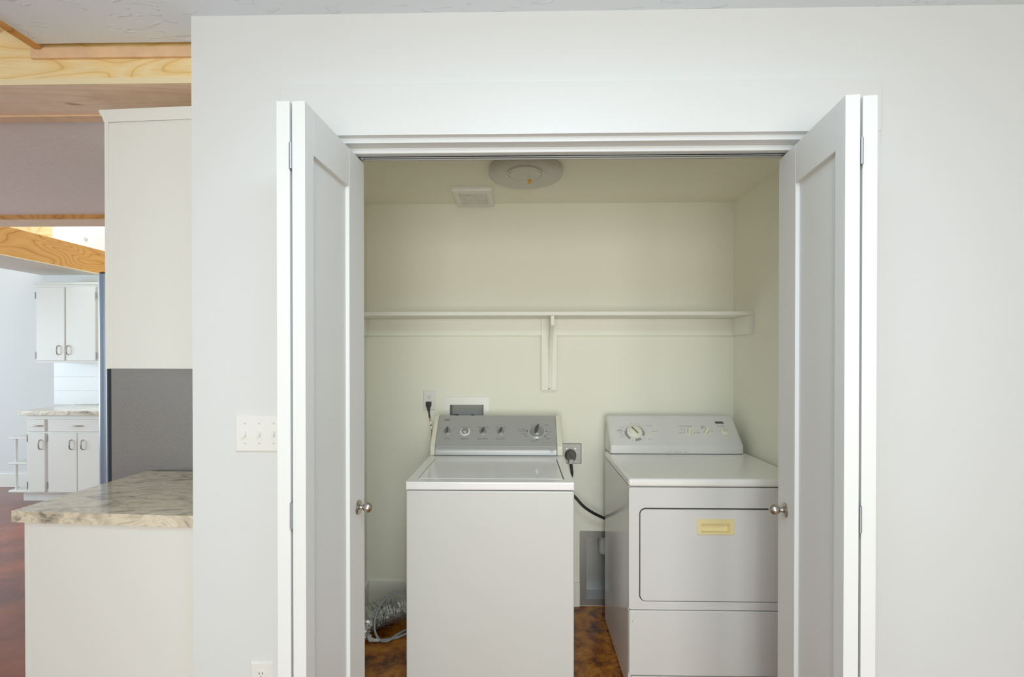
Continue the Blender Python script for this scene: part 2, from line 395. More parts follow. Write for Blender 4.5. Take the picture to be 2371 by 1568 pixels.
door_r = bifold('door_2', 'white shaker bifold door folded open on the right of the closet', (0.7545, 1.134), (0.7995, 1.508), (0.829, 1.134), (0.880, 1.505), -1, 0.961)

# ------------------------------------------------------------------ closet ceiling light and exhaust grille
cl = thing('ceiling_light', 'round flush closet ceiling light with a pale ring and orange sticker', 'ceiling light', (0.020, 2.235, CCZ))
bm = B(); lathe(bm, [(0, 0), (0.168, 0), (0.172, -0.006), (0.172, -0.020), (0.168, -0.024), (0.15, -0.026), (0, -0.026)], n=64); obj('base', bm, M['lens'], cl)
bm = B(); lathe(bm, [(0.171, -0.0205), (0.172, -0.028), (0.166, -0.036), (0.145, -0.043), (0.088, -0.048), (0, -0.050)], n=64); obj('lens', bm, M['lens'], cl)
bm = B(); lathe(bm, [(0.080, -0.044), (0.083, -0.0525), (0.078, -0.0535), (0.076, -0.048)], Matrix.Translation((-0.003, -0.065, 0)), 48); obj('trim_ring', bm, M['lensring'], cl)
bm = B(); lathe(bm, [(0, -0.050), (0.073, -0.050), (0.073, -0.053), (0, -0.053)], Matrix.Translation((-0.003, -0.065, 0)), 48); obj('center_disc', bm, M['lens'], cl)
bx('sticker', M['orange'], (0.010, 0.026, -0.008, 0.026, -0.0585, -0.052), cl, label='small orange sticker')
vt = thing('exhaust_vent', 'square white louvered exhaust fan grille on the closet ceiling', 'vent', (-0.256, 2.590, CCZ))
bm = B(); o_ = [(-0.104,-0.135),(0.104,-0.135),(0.104,0.135),(-0.104,0.135)]; i_ = [(-0.076,-0.092),(0.076,-0.092),(0.076,0.098),(-0.076,0.098)]
oo = [(x*0.96, y*0.96) for x, y in o_]
A_ = [bm.verts.new((x,y,0)) for x,y in o_]; A2 = [bm.verts.new((x,y,-0.010)) for x,y in o_]; Bb = [bm.verts.new((x,y,-0.022)) for x,y in oo]; Cc = [bm.verts.new((x,y,-0.022)) for x,y in i_]; D_ = [bm.verts.new((x,y,-0.008)) for x,y in i_]
for k in range(4):
    j=(k+1)%4
    for P_, Q_ in ((A_,A2),(A2,Bb),(Bb,Cc),(Cc,D_)): bm.faces.new((P_[k],P_[j],Q_[j],Q_[k]))
bm.faces.new(D_); bm.faces.new(A_)
obj('frame', bm, M['plastic'], vt)
bm = B()
for k in range(11):
    y = -0.088 + k*0.0172
    prism(bm, [(-0.0758, y, -0.0205), (-0.0758, y+0.0080, -0.0205), (-0.0758, y+0.0100, -0.0120), (-0.0758, y+0.0020, -0.0120)], (0.152, 0, 0))
obj('louvers', bm, M['plastic'], vt)
bx('shadow_well', M['boxin'], (-0.0755, 0.0755, -0.0915, 0.0975, -0.0098, -0.0082), vt)

# ------------------------------------------------------------------ wire shelf line: painted shelf on cleats with one bracket
sh = thing('wall_shelf', 'long painted shelf on cleats across the closet back wall', 'shelf', (0.155, 2.6, 1.63))
bx('board', M['trimc'], (XL-0.155, XR-0.155, 2.498-2.6, BY-2.6, 0.007, 0.027), sh, 0.0015)
bx('rear_cleat', M['trimc'], (XL-0.155, XR-0.155, BY-0.02-2.6, BY-2.6, -0.089, 0.0065), sh, 0.0012)
bx('side_cleat', M['trimc'], (XR-0.018-0.155, XR-0.155, 2.500-2.6, BY-0.0205-2.6, -0.089, 0.0065), sh, 0.0012)
bx('side_cleat', M['trimc'], (XL-0.155, XL+0.018-0.155, 2.500-2.6, BY-0.0205-2.6, -0.089, 0.0065), sh, 0.0012)
bx('bracket_plate', M['trimc'], (0.112-0.155, 0.200-0.155, 2.695-2.6, 2.7135-2.6, -0.396, 0.0065), sh, 0.0012)
bm = B(); prof = []
yf, yb = 2.503-2.6, 2.6945-2.6
pts = [(yf, 0.0065), (yb, 0.0065), (yb, -0.385), (yb-0.012, -0.385), (yb-0.018, -0.30), (yb-0.045, -0.17), (yb-0.10, -0.085), (yf+0.01, -0.048), (yf, -0.044)]
prism(bm, [(-0.001, y, z) for y, z in pts], (0.017, 0, 0)); obj('bracket_arm', bm, M['trimc'], sh, 0.0012)
bm = B(); lathe(bm, [(0, 0), (0.004, 0), (0.004, 0.001), (0, 0.001)], Matrix.Translation((0.0, 2.6948-2.6, -0.388)) @ Matrix.Rotation(PI/2, 4, 'X'), 10); obj('screw', bm, M['ink'], sh)

# ------------------------------------------------------------------ washer outlet, plug and cord
def plate(name, m, x, y, z, w, h, parent, t=0.006):
    bm = B(); o = [(x-w/2,y,z-h/2),(x+w/2,y,z-h/2),(x+w/2,y,z+h/2),(x-w/2,y,z+h/2)]
    q = t*0.9; i = [(x-w/2+q,y-t,z-h/2+q),(x+w/2-q,y-t,z-h/2+q),(x+w/2-q,y-t,z+h/2-q),(x-w/2+q,y-t,z+h/2-q)]
    a = [bm.verts.new(p) for p in o]; b = [bm.verts.new(p) for p in i]
    bm.faces.new(a[::-1]); bm.faces.new(b)
    for k in range(4): bm.faces.new((a[k], a[(k+1)%4], b[(k+1)%4], b[k]))
    return obj(name, bm, m, parent, 0.001)
ot = thing('wall_outlet', 'white wall outlet above and left of the washer with a black plug in it', 'outlet', (-0.527, BY, 1.173))
plate('cover_plate', M['plastic'], 0, 0, 0, 0.072, 0.116, ot)
bx('receptacle', M['plastic'], (-0.0175, 0.0175, -0.0085, -0.004, -0.045, 0.036), ot, 0.001)
bm = B(); box(bm, -0.0085,-0.0065,-0.0090,-0.008,0.018,0.026); box(bm, 0.0055,0.0075,-0.0090,-0.008,0.019,0.026)
lathe(bm, [(0,0),(0.0026,0),(0.0026,0.0006),(0,0.0006)], Matrix.Translation((-0.0005,-0.0084,0.0125)) @ Matrix.Rotation(PI/2,4,'X'), 12); obj('slots', bm, M['ink'], ot)
pc = thing('power_cord', 'black washer power plug and cord hanging from the white outlet', 'cord', (-0.5275, BY-0.0085, 1.155))
bm = B()
pl_ = [(-0.0150,0.0105),(0.0150,0.0105),(0.0150,-0.012),(0.009,-0.022),(0.0065,-0.045),(-0.0035,-0.045),(-0.009,-0.022),(-0.0150,-0.012)]
prism(bm, [(x, -0.024, z) for x, z in pl_], (0, 0.023, 0)); obj('plug', bm, M['black'], pc, 0.002)
bm = B(); tube(bm, [(0.002,-0.013,-0.042),(0.005,-0.014,-0.065),(0.008,-0.02,-0.085)], 0.0045, 10); obj('strain_relief', bm, M['black'], pc)
bm = B(); tube(bm, [(0.006,-0.016,-0.075),(0.011,-0.03,-0.095),(0.018,-0.035,-0.12),(0.022,-0.035,-0.16),(0.022,-0.03,-0.30),(0.03,-0.03,-0.5)], 0.0032, 10); obj('cable', bm, mat('tan_cable',(0.50,0.33,0.18),0.5), pc)
bm = B()
for dx, dz, tw in ((0.016,-0.11,0.2),(0.020,-0.128,-0.2)):
    prism(bm, [(dx-0.006, -0.0415, dz-0.014), (dx+0.006, -0.0415, dz-0.012), (dx+0.008, -0.0415, dz+0.012), (dx-0.004, -0.0415, dz+0.014)], (0, 0.001, 0))
obj('cord_tag', bm, M['plastic'], pc, label='white paper cord tag')

# ------------------------------------------------------------------ recessed washer supply box
wb = thing('washer_supply_box', 'white recessed plumbing box in the wall behind the washer console', 'outlet box', (-0.3125, BY, 1.10))
bm = B()
def rl(x0,x1,z0,z1,y): return [(x0,y,z0),(x1,y,z0),(x1,y,z1),(x0,y,z1)]
ring(bm, rl(-0.1345,0.1295,-0.085,0.093,-0.0005), rl(-0.0965,0.0965,-0.054,0.0475,-0.0005), (0,-0.006,0)); obj('flange', bm, M['plastic'], wb, 0.0012)
bm = B(); cup(bm, -0.0973, 0.0973, -0.0545, 0.0482, -0.001, 0.085); obj('recess', bm, M['boxin'], wb)
for x in (-0.072, 0.03):
    bm = B(); tube(bm, [(x,0.05,-0.052),(x,0.05,-0.022)], 0.008, 12, smooth=False); tube(bm, [(x,0.05,-0.022),(x,0.02,-0.018),(x,0.008,-0.035)], 0.0085, 12)
    v = obj('valve', bm, M['steelplate'], wb)
bm = B(); lathe(bm, [(0,0),(0.018,0),(0.018,0.005),(0.010,0.008),(0,0.008)], Matrix.Translation((-0.066,0.03,-0.020)), 16); obj('valve_handle', bm, M['black'], wb)

# ------------------------------------------------------------------ dryer outlet, plug, cord
do = thing('dryer_outlet', 'square stainless dryer outlet plate on the wall beside the washer console', 'outlet', (0.285, BY, 0.870))
plate('cover_plate', M['steelplate'], 0, 0, 0, 0.115, 0.117, do, 0.004)
for x in (-0.0265, 0.022):
    bm = B(); lathe(bm, [(0,0.0045),(0.0042,0.0045),(0.0042,0.0030),(0,0.0030)][::-1], Matrix.Translation((x,-0.0015,0.029)) @ Matrix.Rotation(PI/2,4,'X'), 14)
    obj('screw', bm, M['nickel'], do)
bm = B(); lathe(bm, [(0,0.002),(0.033,0.002),(0.033,0.0065),(0.030,0.0075),(0,0.0075)], Matrix.Translation((-0.006,0,-0.008)) @ Matrix.Rotation(PI/2,4,'X'), 32); obj('receptacle', bm, M['plugd'], do)
dc = thing('dryer_power_cord', 'thick black dryer cord with a large rounded plug sagging between washer and dryer', 'cord', (0.279, BY-0.0076, 0.870))
bm = B()
loop = [(0.027*math.cos(a), -0.003+0.027*math.sin(a)) for a in [math.radians(t) for t in range(0, 181, 12)]]
loop = loop + [(-0.027,-0.022),(-0.018,-0.030),(-0.010,-0.038),(-0.010,-0.052),(0.010,-0.052),(0.010,-0.038),(0.018,-0.030),(0.027,-0.022)]
prism(bm, [(x, -0.038, z) for x, z in loop], (0, 0.0378, 0)); obj('plug', bm, M['plugd'], dc, 0.004, 3, label='scuffed black right-angle plug')
bm = B(); box(bm, -0.012, 0.012, -0.041, -0.0375, -0.050, -0.024); obj('cord_clamp', bm, M['steelplate'], dc, 0.001)
bm = B(); tube(bm, [(0.000,-0.020,-0.048),(0.004,-0.022,-0.075),(0.004,-0.040,-0.11),(-0.015,-0.07,-0.15),(-0.010,-0.105,-0.19),(0.016,-0.126,-0.213),(0.056,-0.128,-0.257),(0.107,-0.118,-0.295),(0.170,-0.100,-0.330),(0.22,-0.085,-0.35)], 0.0078, 12); obj('cable', bm, M['black'], dc)

# ------------------------------------------------------------------ recessed dryer vent box
vb = thing('dryer_vent_box', 'grey metal recessed dryer vent box low in the wall between the machines', 'vent box', (0.49, BY, 0.0))
bm = B(); ring(bm, rl(-0.158,0.158,0.004,0.429,-0.0008), rl(-0.121,0.130,0.043,0.393,-0.0008), (0,-0.0035,0)); obj('flange', bm, M['steelplate'], vb, 0.0008)
bm = B(); cup(bm, -0.1205, 0.1295, 0.0435, 0.3925, -0.003, 0.10); obj('recess', bm, mat('galvanised_sheet', (0.42, 0.43, 0.43), 0.35, metal=0.5), vb)
bm = B(); lathe(bm, [(0.052,0.0),(0.052,0.10),(0.050,0.10),(0.050,0.0)], Matrix.Translation((0.010,0.055,0.290)), 32); obj('pipe_collar', bm, M['plasticg'], vb)

# ------------------------------------------------------------------ washer
WX, WYY = -0.471, 1.935
wa = thing('washing_machine', 'white top load washing machine with a silver sloped control panel', 'washing machine', (-0.128, 2.31, 0))
ox, oy = 0.128, -2.31
def W(x0,x1,y0,y1,z0,z1): return (x0+ox, x1+ox, y0+oy, y1+oy, z0, z1)
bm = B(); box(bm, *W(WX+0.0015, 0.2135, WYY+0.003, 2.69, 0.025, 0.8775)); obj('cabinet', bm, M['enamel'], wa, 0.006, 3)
bx('gap_strip', M['gasket'], W(WX+0.006, 0.209, WYY+0.008, 2.68, 0.8770, 0.8815), wa)
for x in (WX+0.05, 0.165):
    for y in (WYY+0.06, 2.62):
        bm = B(); lathe(bm, [(0.02,0.0),(0.02,0.008),(0.008,0.012),(0.008,0.026)], Matrix.Translation((x+ox,y+oy,0)), 16); obj('foot', bm, M['black'], wa)
bm = B()
ol = [(WX,WYY,0),(0.215,WYY,0),(0.215,2.69,0),(WX,2.69,0)]; il = [(-0.433,1.985,0),(0.1775,1.985,0),(0.1755,2.400,0),(-0.431,2.400,0)]
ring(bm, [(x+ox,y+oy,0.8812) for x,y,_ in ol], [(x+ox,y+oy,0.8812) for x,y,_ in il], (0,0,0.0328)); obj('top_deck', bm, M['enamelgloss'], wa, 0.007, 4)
bx('deck_well', M['gasket'], W(-0.434, 0.178, 1.984, 2.401, 0.885, 0.900), wa)
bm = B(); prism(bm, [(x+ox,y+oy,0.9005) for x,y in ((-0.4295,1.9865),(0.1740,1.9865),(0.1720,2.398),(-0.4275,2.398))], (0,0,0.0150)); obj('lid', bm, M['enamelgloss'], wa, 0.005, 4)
# console: sloped frame of reference
SY0, SZ0, SY1, SZ1 = 2.455, 0.960, 2.587, 1.0965
sl = Vector((0, SY1-SY0, SZ1-SZ0)).normalized(); nr = Vector((0, -sl.z, sl.y))
def slope_mtx(x, d, lift, base=(SY0, SZ0), s=None, off=(ox, oy)):
    """x along the console, d metres up the slope, lift metres off it"""
    s = s or sl; n = Vector((0, -s.z, s.y)); o = Vector((x, base[0], base[1])) + s*d + n*lift
    m = Matrix((( 1,0,0,o.x+off[0]), (0,s.y,n.y,o.y+off[1]), (0,s.z,n.z,o.z), (0,0,0,1))); return m
def console_prof(inf=0.0, ybk=2.665):
    return [(SY0-inf, 0.9145), (SY0-inf, SZ0), (SY1-inf*0.7, SZ1+inf*0.7), (SY1+0.012, SZ1+0.006+inf), (ybk-0.02, SZ1+0.004+inf), (ybk, SZ1-0.015), (ybk+0.01, 0.9145)]
bm = B(); prism(bm, [(-0.444+ox, y+oy, z) for y, z in console_prof(-0.006)], (0.625,0,0)); obj('console', bm, M['cream'], wa)
for x0, x1 in ((-0.4705,-0.4455),(0.1825,0.2125)):
    bm = B(); prism(bm, [(x0+ox, y+oy, z) for y, z in console_prof(0.004)], (x1-x0,0,0)); obj('console_end_cap', bm, M['cream'], wa, 0.006, 3, label='cream plastic end cap')
bm = B(); f = 0.003
pr = [(SY0-f, 0.9165), (SY0+0.001, 0.925), (SY0+0.0035, 0.938), (SY0+0.0025, 0.951), (SY0-f, SZ0+0.001), (SY1-f*0.7, SZ1+f*0.7), (SY1+0.006, SZ1+0.004+f), (SY1+0.006, SZ1-0.01), (SY0+0.004, SZ0), (SY0+0.004, 0.9165)]
prism(bm, [(-0.4445+ox, y+oy, z) for y, z in pr], (0.626,0,0)); cp = obj('control_panel', bm, M['silver'], wa, 0.0012)
cp['label'] = 'silver sloped control panel'
bx('panel_shadow_gap', M['gasket'], W(-0.4445,0.1815,SY0-0.002,SY0+0.01,0.9142,0.9166), wa)
LIFT = 0.0032; SD = 0.2086
bmI = B()
def lettering(s, mtx, size, align, w, m, parent, name='lettering', **k):
    b_ = B(); add_text(b_, s, mtx, size, align, w, **k); return obj(name, b_, m, parent, smooth=False)
WK = []
def nearest(lst, x, d):
    return min(lst, key=lambda t: (t[0]-x)**2 + (t[1]-d)**2)[2]
def txt(m, s, x, d, size, align='CENTER', w=1.0, name='lettering', parent=None, **k): lettering(s, slope_mtx(x, d, LIFT+0.0001), size, align, w, m, parent or nearest(WK, x, d), name, **k)
def knob_small(x, d, r, ang, wide=False, bezel=None):
    k = thing('knob', None, None); k.parent = wa; WK.append((x, d, k))
    bm = B(); m0 = slope_mtx(x, d, LIFT)
    if bezel: lathe(bm, [(0,0.0002),(bezel,0.0002),(bezel-0.001,0.0015),(r*0.9,0.002),(0,0.002)], m0, 40); obj('bezel', bm, M['plastic'] if wide else M['silver'], k)
    bm = B(); lathe(bm, [(0,0.001),(r,0.001),(r,0.007),(r*0.93,0.0095),(r*0.80,0.0105),(0,0.0105)], m0, 40); obj('skirt', bm, M['knobs'], k)
    bm = B(); g = m0 @ Matrix.Rotation(-ang, 4, 'Z')
    hw = r*(0.62 if wide else 0.34); L1 = r*0.95
    loop = [(hw*math.cos(a)*(1-0.25*abs(math.sin(a))), L1*math.sin(a), 0.010) for a in [2*PI*i/28 for i in range(28)]]
    vec = g.to_3x3() @ Vector((0,0,0.010)); prism(bm, [g @ Vector(p) for p in loop], vec); obj('grip', bm, M['grip'] if not wide else M['knobs'], k, 0.0015)
    return k
for x, d, r, a, wd, bz in ((-0.390,0.0915,0.0195,0.08,False,0.0245),(-0.296,0.0910,0.0195,0.95,True,0.0265),(-0.203,0.0915,0.0195,0.42,False,0.0245),(-0.109,0.0920,0.0195,0.42,False,0.0245)):
    knob_small(x, d, r, a, wd, bz)
dk = thing('cycle_dial', None, None); dk.parent = wa
DX, DD = 0.0805, 0.0925; WK.append((DX, DD, dk))
bm = B(); lathe(bm, [(0,0.0002),(0.0455,0.0002),(0.0445,0.0014),(0,0.0014)], slope_mtx(DX, DD, LIFT), 56); obj('bezel', bm, M['track'], dk)
bm = B(); lathe(bm, [(0,0.001),(0.0385,0.001),(0.0385,0.006),(0.036,0.0095),(0.0285,0.011),(0.0265,0.0155),(0.025,0.0165),(0,0.0165)], slope_mtx(DX, DD, LIFT), 56); obj('skirt', bm, M['knobs'], dk)
bm = B(); g = slope_mtx(DX, DD, LIFT) @ Matrix.Rotation(-0.33, 4, 'Z')
prism(bm, [g @ Vector((0.0092*math.cos(a)*(1-0.35*abs(math.sin(a))**2)-0.002*math.cos(a)**2, 0.030*math.sin(a)+0.002, 0.015)) for a in [2*PI*i/32 for i in range(32)]], g.to_3x3() @ Vector((0,0,0.012))); obj('grip', bm, M['grip'], dk, 0.002, 3)
for x, s in ((-0.389,'LOAD SIZE'),(-0.296,'TEMPERATURE'),(-0.2025,'FABRIC SOFTENER'),(-0.110,'RINSE OPTIONS')): txt(M['ink'], s, x, 0.0455, 0.0066, w=0.98, bold=0.00006)
for x, d, s in ((-0.430,0.112,'MEDIUM'),(-0.392,0.1205,'LARGE'),(-0.352,0.112,'SUPER'),(-0.312,0.1215,'HOT'),(-0.312,0.1165,'COLD'),(-0.276,0.1215,'WARM'),(-0.276,0.1165,'WARM'),(-0.329,0.101,'HOT'),(-0.331,0.080,'HOT'),(-0.262,0.101,'WARM'),(-0.264,0.080,'COLD'),
                (-0.222,0.1215,'NO FABRIC'),(-0.220,0.1165,'SOFTENER'),(-0.184,0.1215,'FABRIC'),(-0.184,0.1165,'SOFTENER'),(-0.129,0.1215,'ONE'),(-0.129,0.1165,'RINSE'),(-0.089,0.1215,'TWO'),(-0.089,0.1165,'RINSE')):
    txt(M['inkl'], s, x, d, 0.0044)
for x, d, s, al in ((0.022,0.1065,'Bulky / Bedding','RIGHT'),(0.021,0.0925,'Heavy Duty','RIGHT'),(0.026,0.0755,'Prewash','RIGHT'),(0.030,0.0640,'Soak','RIGHT'),(0.122,0.1350,'Normal','LEFT'),(0.141,0.0915,'Casual','LEFT'),(0.128,0.0480,'Delicate','LEFT'),(0.064,0.0330,'Handwash','CENTER')):
    txt(M['ink'], s, x, d, 0.0066, al, bold=0.00004)
for x, d, s in ((0.098,0.1360,'Heavy'),(0.056,0.1350,'Final'),(0.130,0.106,'Light'),(0.135,0.0745,'Light'),(0.130,0.0655,'Med'),(0.094,0.0415,'Light'),(0.104,0.043,'Spin'),(0.050,0.0450,'Rinse')): txt(M['inkl'], s, x, d, 0.0044)
txt(M['inkl'], 'HEAVY DUTY   SUPER CAPACITY', 0.142, 0.0235, 0.0042, parent=cp)
txt(M['logo'], 'KENMORE', -0.4072, 0.1665, 0.0066, 'LEFT', 0.78, 'brand_mark', cp, bold=0.0003)
txt(M['inkl'], '600', -0.368, 0.1660, 0.0048, 'LEFT', parent=cp)
def slopebox(bm_, x, d, w, h, ang=0, lift=LIFT):
    m0 = slope_mtx(x, d, lift) @ Matrix.Rotation(ang, 4, 'Z')
    prism(bm_, [m0 @ Vector(p) for p in ((-w/2,-h/2,0),(w/2,-h/2,0),(w/2,h/2,0),(-w/2,h/2,0))], m0.to_3x3() @ Vector((0,0,0.0003)))
bmK = B(); slopebox(bmK, -0.4112, 0.1665, 0.0052, 0.0048); obj('brand_block', bmK, M['logo'], cp, smooth=False)
def dmark(x, d, w, h, a=0):
    b_ = B(); slopebox(b_, x, d, w, h, a); obj('dial_mark', b_, M['ink'], dk, smooth=False)
dmark(DX+0.002, DD+0.0405, 0.0095, 0.0062)
for ang, w_, h_ in ((172,0.0075,0.004),(182,0.0075,0.0042),(3,0.0080,0.0040),(-36,0.0085,0.0042),(-91,0.0042,0.0080)):
    a = math.radians(ang); rr = 0.0500; dmark(DX+rr*math.cos(a), DD+rr*math.sin(a), w_, h_, a if abs(ang+91) > 5 else 0)
bmL = B()
for k in range(44):
    a = math.radians(k*360/44)
    if k % 4 == 3: continue
    slopebox(bmL, DX+0.0480*math.cos(a), DD+0.0480*math.sin(a), 0.0022, 0.0007, a)
obj('dial_ticks', bmL, M['inkl'], dk, smooth=False); bmL = B()
# small certification mark on the lower band
m0 = Matrix(((1,0,0,0.1565+ox),(0,0,-1,SY0-0.0031+oy),(0,1,0,0.9385),(0,0,0,1)))
ring(bmL, [m0 @ Vector(p) for p in ((-0.007,-0.007,0),(0.007,-0.007,0),(0.007,0.007,0),(-0.007,0.007,0))], [m0 @ Vector(p) for p in ((-0.0062,-0.0062,0),(0.0062,-0.0062,0),(0.0062,0.0062,0),(-0.0062,0.0062,0))], m0.to_3x3() @ Vector((0,0,0.0002)))
add_text(bmL, 'CE', m0, 0.008)
obj('certification_mark', bmL, M['inkl'], cp, smooth=False)

# ------------------------------------------------------------------ dryer
DX0, DX1, DY = 0.446, 1.183, 1.997
dr = thing('clothes_dryer', 'white clothes dryer with cream knobs and a yellow door pull', 'dryer', (0.8145, 2.34, 0))
px, py = -0.8145, -2.34
def D(x0,x1,y0,y1,z0,z1): return (x0+px, x1+px, y0+py, y1+py, z0, z1)
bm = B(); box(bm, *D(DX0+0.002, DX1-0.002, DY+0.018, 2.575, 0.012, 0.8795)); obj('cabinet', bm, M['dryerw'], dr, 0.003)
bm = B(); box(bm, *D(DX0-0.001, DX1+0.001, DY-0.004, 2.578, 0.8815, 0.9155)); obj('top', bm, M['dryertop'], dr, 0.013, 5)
def xz(o, dy): return [(x+px, y+py+dy, z) for x, y, z in o]
DRX0, DRX1, DRZ0, DRZ1 = 0.4905, 1.1385, 0.4035, 0.7935
bm = B(); ring(bm, xz(rrect(DX0+0.001, DX1-0.001, 0.3695, 0.8785, 0.010, DY), 0), xz(rrect(DRX0, DRX1, DRZ0, DRZ1, 0.026, DY), 0), (0,0.0175,0)); obj('front_panel', bm, M['dryerw'], dr, 0.003, 3)
HX0, HX1, HZ0, HZ1 = 0.7275, 0.8795, 0.6855, 0.7505
bm = B(); ring(bm, xz(rrect(DRX0+0.004, DRX1-0.004, DRZ0+0.003, DRZ1-0.006, 0.022, DY-0.001), 0), xz(rrect(HX0+0.004, HX1-0.004, HZ0+0.004, HZ1-0.004, 0.001, DY-0.001), 0), (0,0.014,0)); dd = obj('door', bm, M['dryerw'], dr, 0.003, 3)
bx('door_gap', M['gasket'], D(DRX0-0.001, DRX1+0.001, DY+0.0150, DY+0.0178, DRZ0-0.001, DRZ1+0.001), dr)
bm = B(); ring(bm, xz(rl(HX0,HX1,HZ0,HZ1,DY-0.001),0), xz(rl(0.7445,0.8625,0.6945,0.7315,DY-0.001),0), (0,-0.004,0)); h1 = obj('handle', bm, M['yellow'], dd, 0.0012, label='aged yellow recessed door pull')
bm = B(); cup(bm, 0.7440+px, 0.8630+px, 0.6940, 0.7320, DY-0.0045+py, DY+0.0145+py, 0.001, 0.006); obj('handle_recess', bm, M['yellow'], dd)
bm = B(); prism(bm, xz(rrect(DX0+0.003, DX1-0.003, 0.094, 0.3655, 0.008, DY+0.001), 0), (0,0.0165,0)); obj('lower_panel', bm, M['dryerw'], dr, 0.004, 3)
bx('kick_plate', M['dryerw'], D(DX0+0.014, DX1-0.014, DY+0.004, DY+0.017, 0.02, 0.088), dr, 0.003)
for x in (DX0+0.05, DX1-0.05):
    for y in (DY+0.06, 2.52):
        bm = B(); lathe(bm, [(0.02,0.0),(0.02,0.006),(0.008,0.008),(0.008,0.013)], Matrix.Translation((x+px,y+py,0)), 16); obj('foot', bm, M['black'], dr)
bm = B(); lathe(bm, [(0,0),(0.0016,0),(0.0016,0.0006),(0,0.0006)], Matrix.Translation((0.4625+px,DY+py+0.001,0.321)) @ Matrix.Rotation(PI/2,4,'X'), 8); obj('panel_screw', bm, M['ink'], dr)
TY0, TZ0, TY1, TZ1 = 2.500, 0.960, 2.624, 1.0975
sd = Vector((0, TY1-TY0, TZ1-TZ0)).normalized()
def dm(x, d, lift=0.0): return slope_mtx(x, d, lift, (TY0, TZ0), sd, (px, py))
bm = B(); n = 10
# rounded body: profile swept in X with the ends drawn in
def dprof(inset):
    pts = [(TY0+inset*0.4, 0.9185), (TY0+inset*0.4, TZ0), (TY1+inset*0.7, TZ1-inset*0.7), (TY1+0.020, TZ1+0.004-inset), (2.640, TZ1-0.002-inset), (2.655, TZ1-0.03-inset), (2.657, 0.9185)]
    return pts
secs = [(0.4625,0.020),(0.4640,0.012),(0.4680,0.006),(0.4740,0.002),(0.4830,0.0),(1.1310,0.0),(1.1400,0.002),(1.1460,0.006),(1.1500,0.012),(1.1515,0.020)]
rings_ = [[bm.verts.new((x+px, y+py, z)) for y, z in dprof(i)] for x, i in secs]
for a, b in zip(rings_, rings_[1:]):
    for k in range(7): bm.faces.new((a[k], a[(k+1)%7], b[(k+1)%7], b[k]))
bm.faces.new(rings_[0]); bm.faces.new(rings_[-1])
obj('console', bm, M['dryerw'], dr, 0.004, 3)
bx('console_gap', M['gasket'], D(0.468,1.146,2.5045,2.57,0.9150,0.9190), dr)
bmG = B(); DK = []
def dt(s, x, d, size, al='CENTER', **k): DK.append((s, x, d, size, al, k))
K1x, K1d = 0.600, 0.0830
dd1 = thing('timer_dial', None, None); dd1.parent = dr; DP = [(K1x, K1d, dd1)]
# printed timer arcs
def arc(bm_, cx, cd, r0, r1, a0, a1, n=18):
    P = [(r0, a0+(a1-a0)*k/n) for k in range(n+1)] + [(r1, a1-(a1-a0)*k/n) for k in range(n+1)]
    m0 = dm(cx, cd, 0.0001); vv = [m0 @ Vector((r*math.cos(math.radians(a)), r*math.sin(math.radians(a)), 0)) for r, a in P]
    off = m0.to_3x3() @ Vector((0,0,0.0002))
    a_ = [bm_.verts.new(v + off) for v in vv]
    for k in range(n): bm_.faces.new((a_[k], a_[k+1], a_[2*n-k], a_[2*n+1-k]))
arc(bmG, K1x+0.002, K1d-0.002, 0.040, 0.0475, 92, 60); arc(bmG, K1x+0.002, K1d-0.002, 0.040, 0.0490, 60, 8); arc(bmG, K1x+0.002, K1d-0.002, 0.040, 0.0520, 8, -26)
arc(bmG, K1x, K1d-0.002, 0.040, 0.0530, -52, -92); arc(bmG, K1x, K1d-0.002, 0.040, 0.0530, -125, -190); arc(bmG, K1x, K1d-0.002, 0.040, 0.0455, -190, -230); arc(bmG, K1x, K1d-0.002, 0.0505, 0.0515, -190, -235)
bm = B(); lathe(bm, [(0,0.0004),(0.0395,0.0004),(0.0405,0.004),(0.0395,0.008),(0.033,0.0095),(0.0285,0.011),(0.0265,0.017),(0.024,0.0185),(0,0.0185)], dm(K1x, K1d), 56); obj('skirt', bm, M['knobcream'], dd1)
bm = B(); g = dm(K1x, K1d) @ Matrix.Rotation(0.62, 4, 'Z')
prism(bm, [g @ Vector(p) for p in ((-0.0042,-0.022,0.018),(0.0042,-0.022,0.018),(0.0052,0.0,0.018),(0.0045,0.025,0.018),(-0.0045,0.025,0.018),(-0.0030,0.0,0.018))], g.to_3x3() @ Vector((0,0,0.0012))); obj('grip_shadow_face', bm, M['brown'], dd1, label='olive stripe painted for the shaded side of the grip')  # olive colour paints the shade on the grip's side
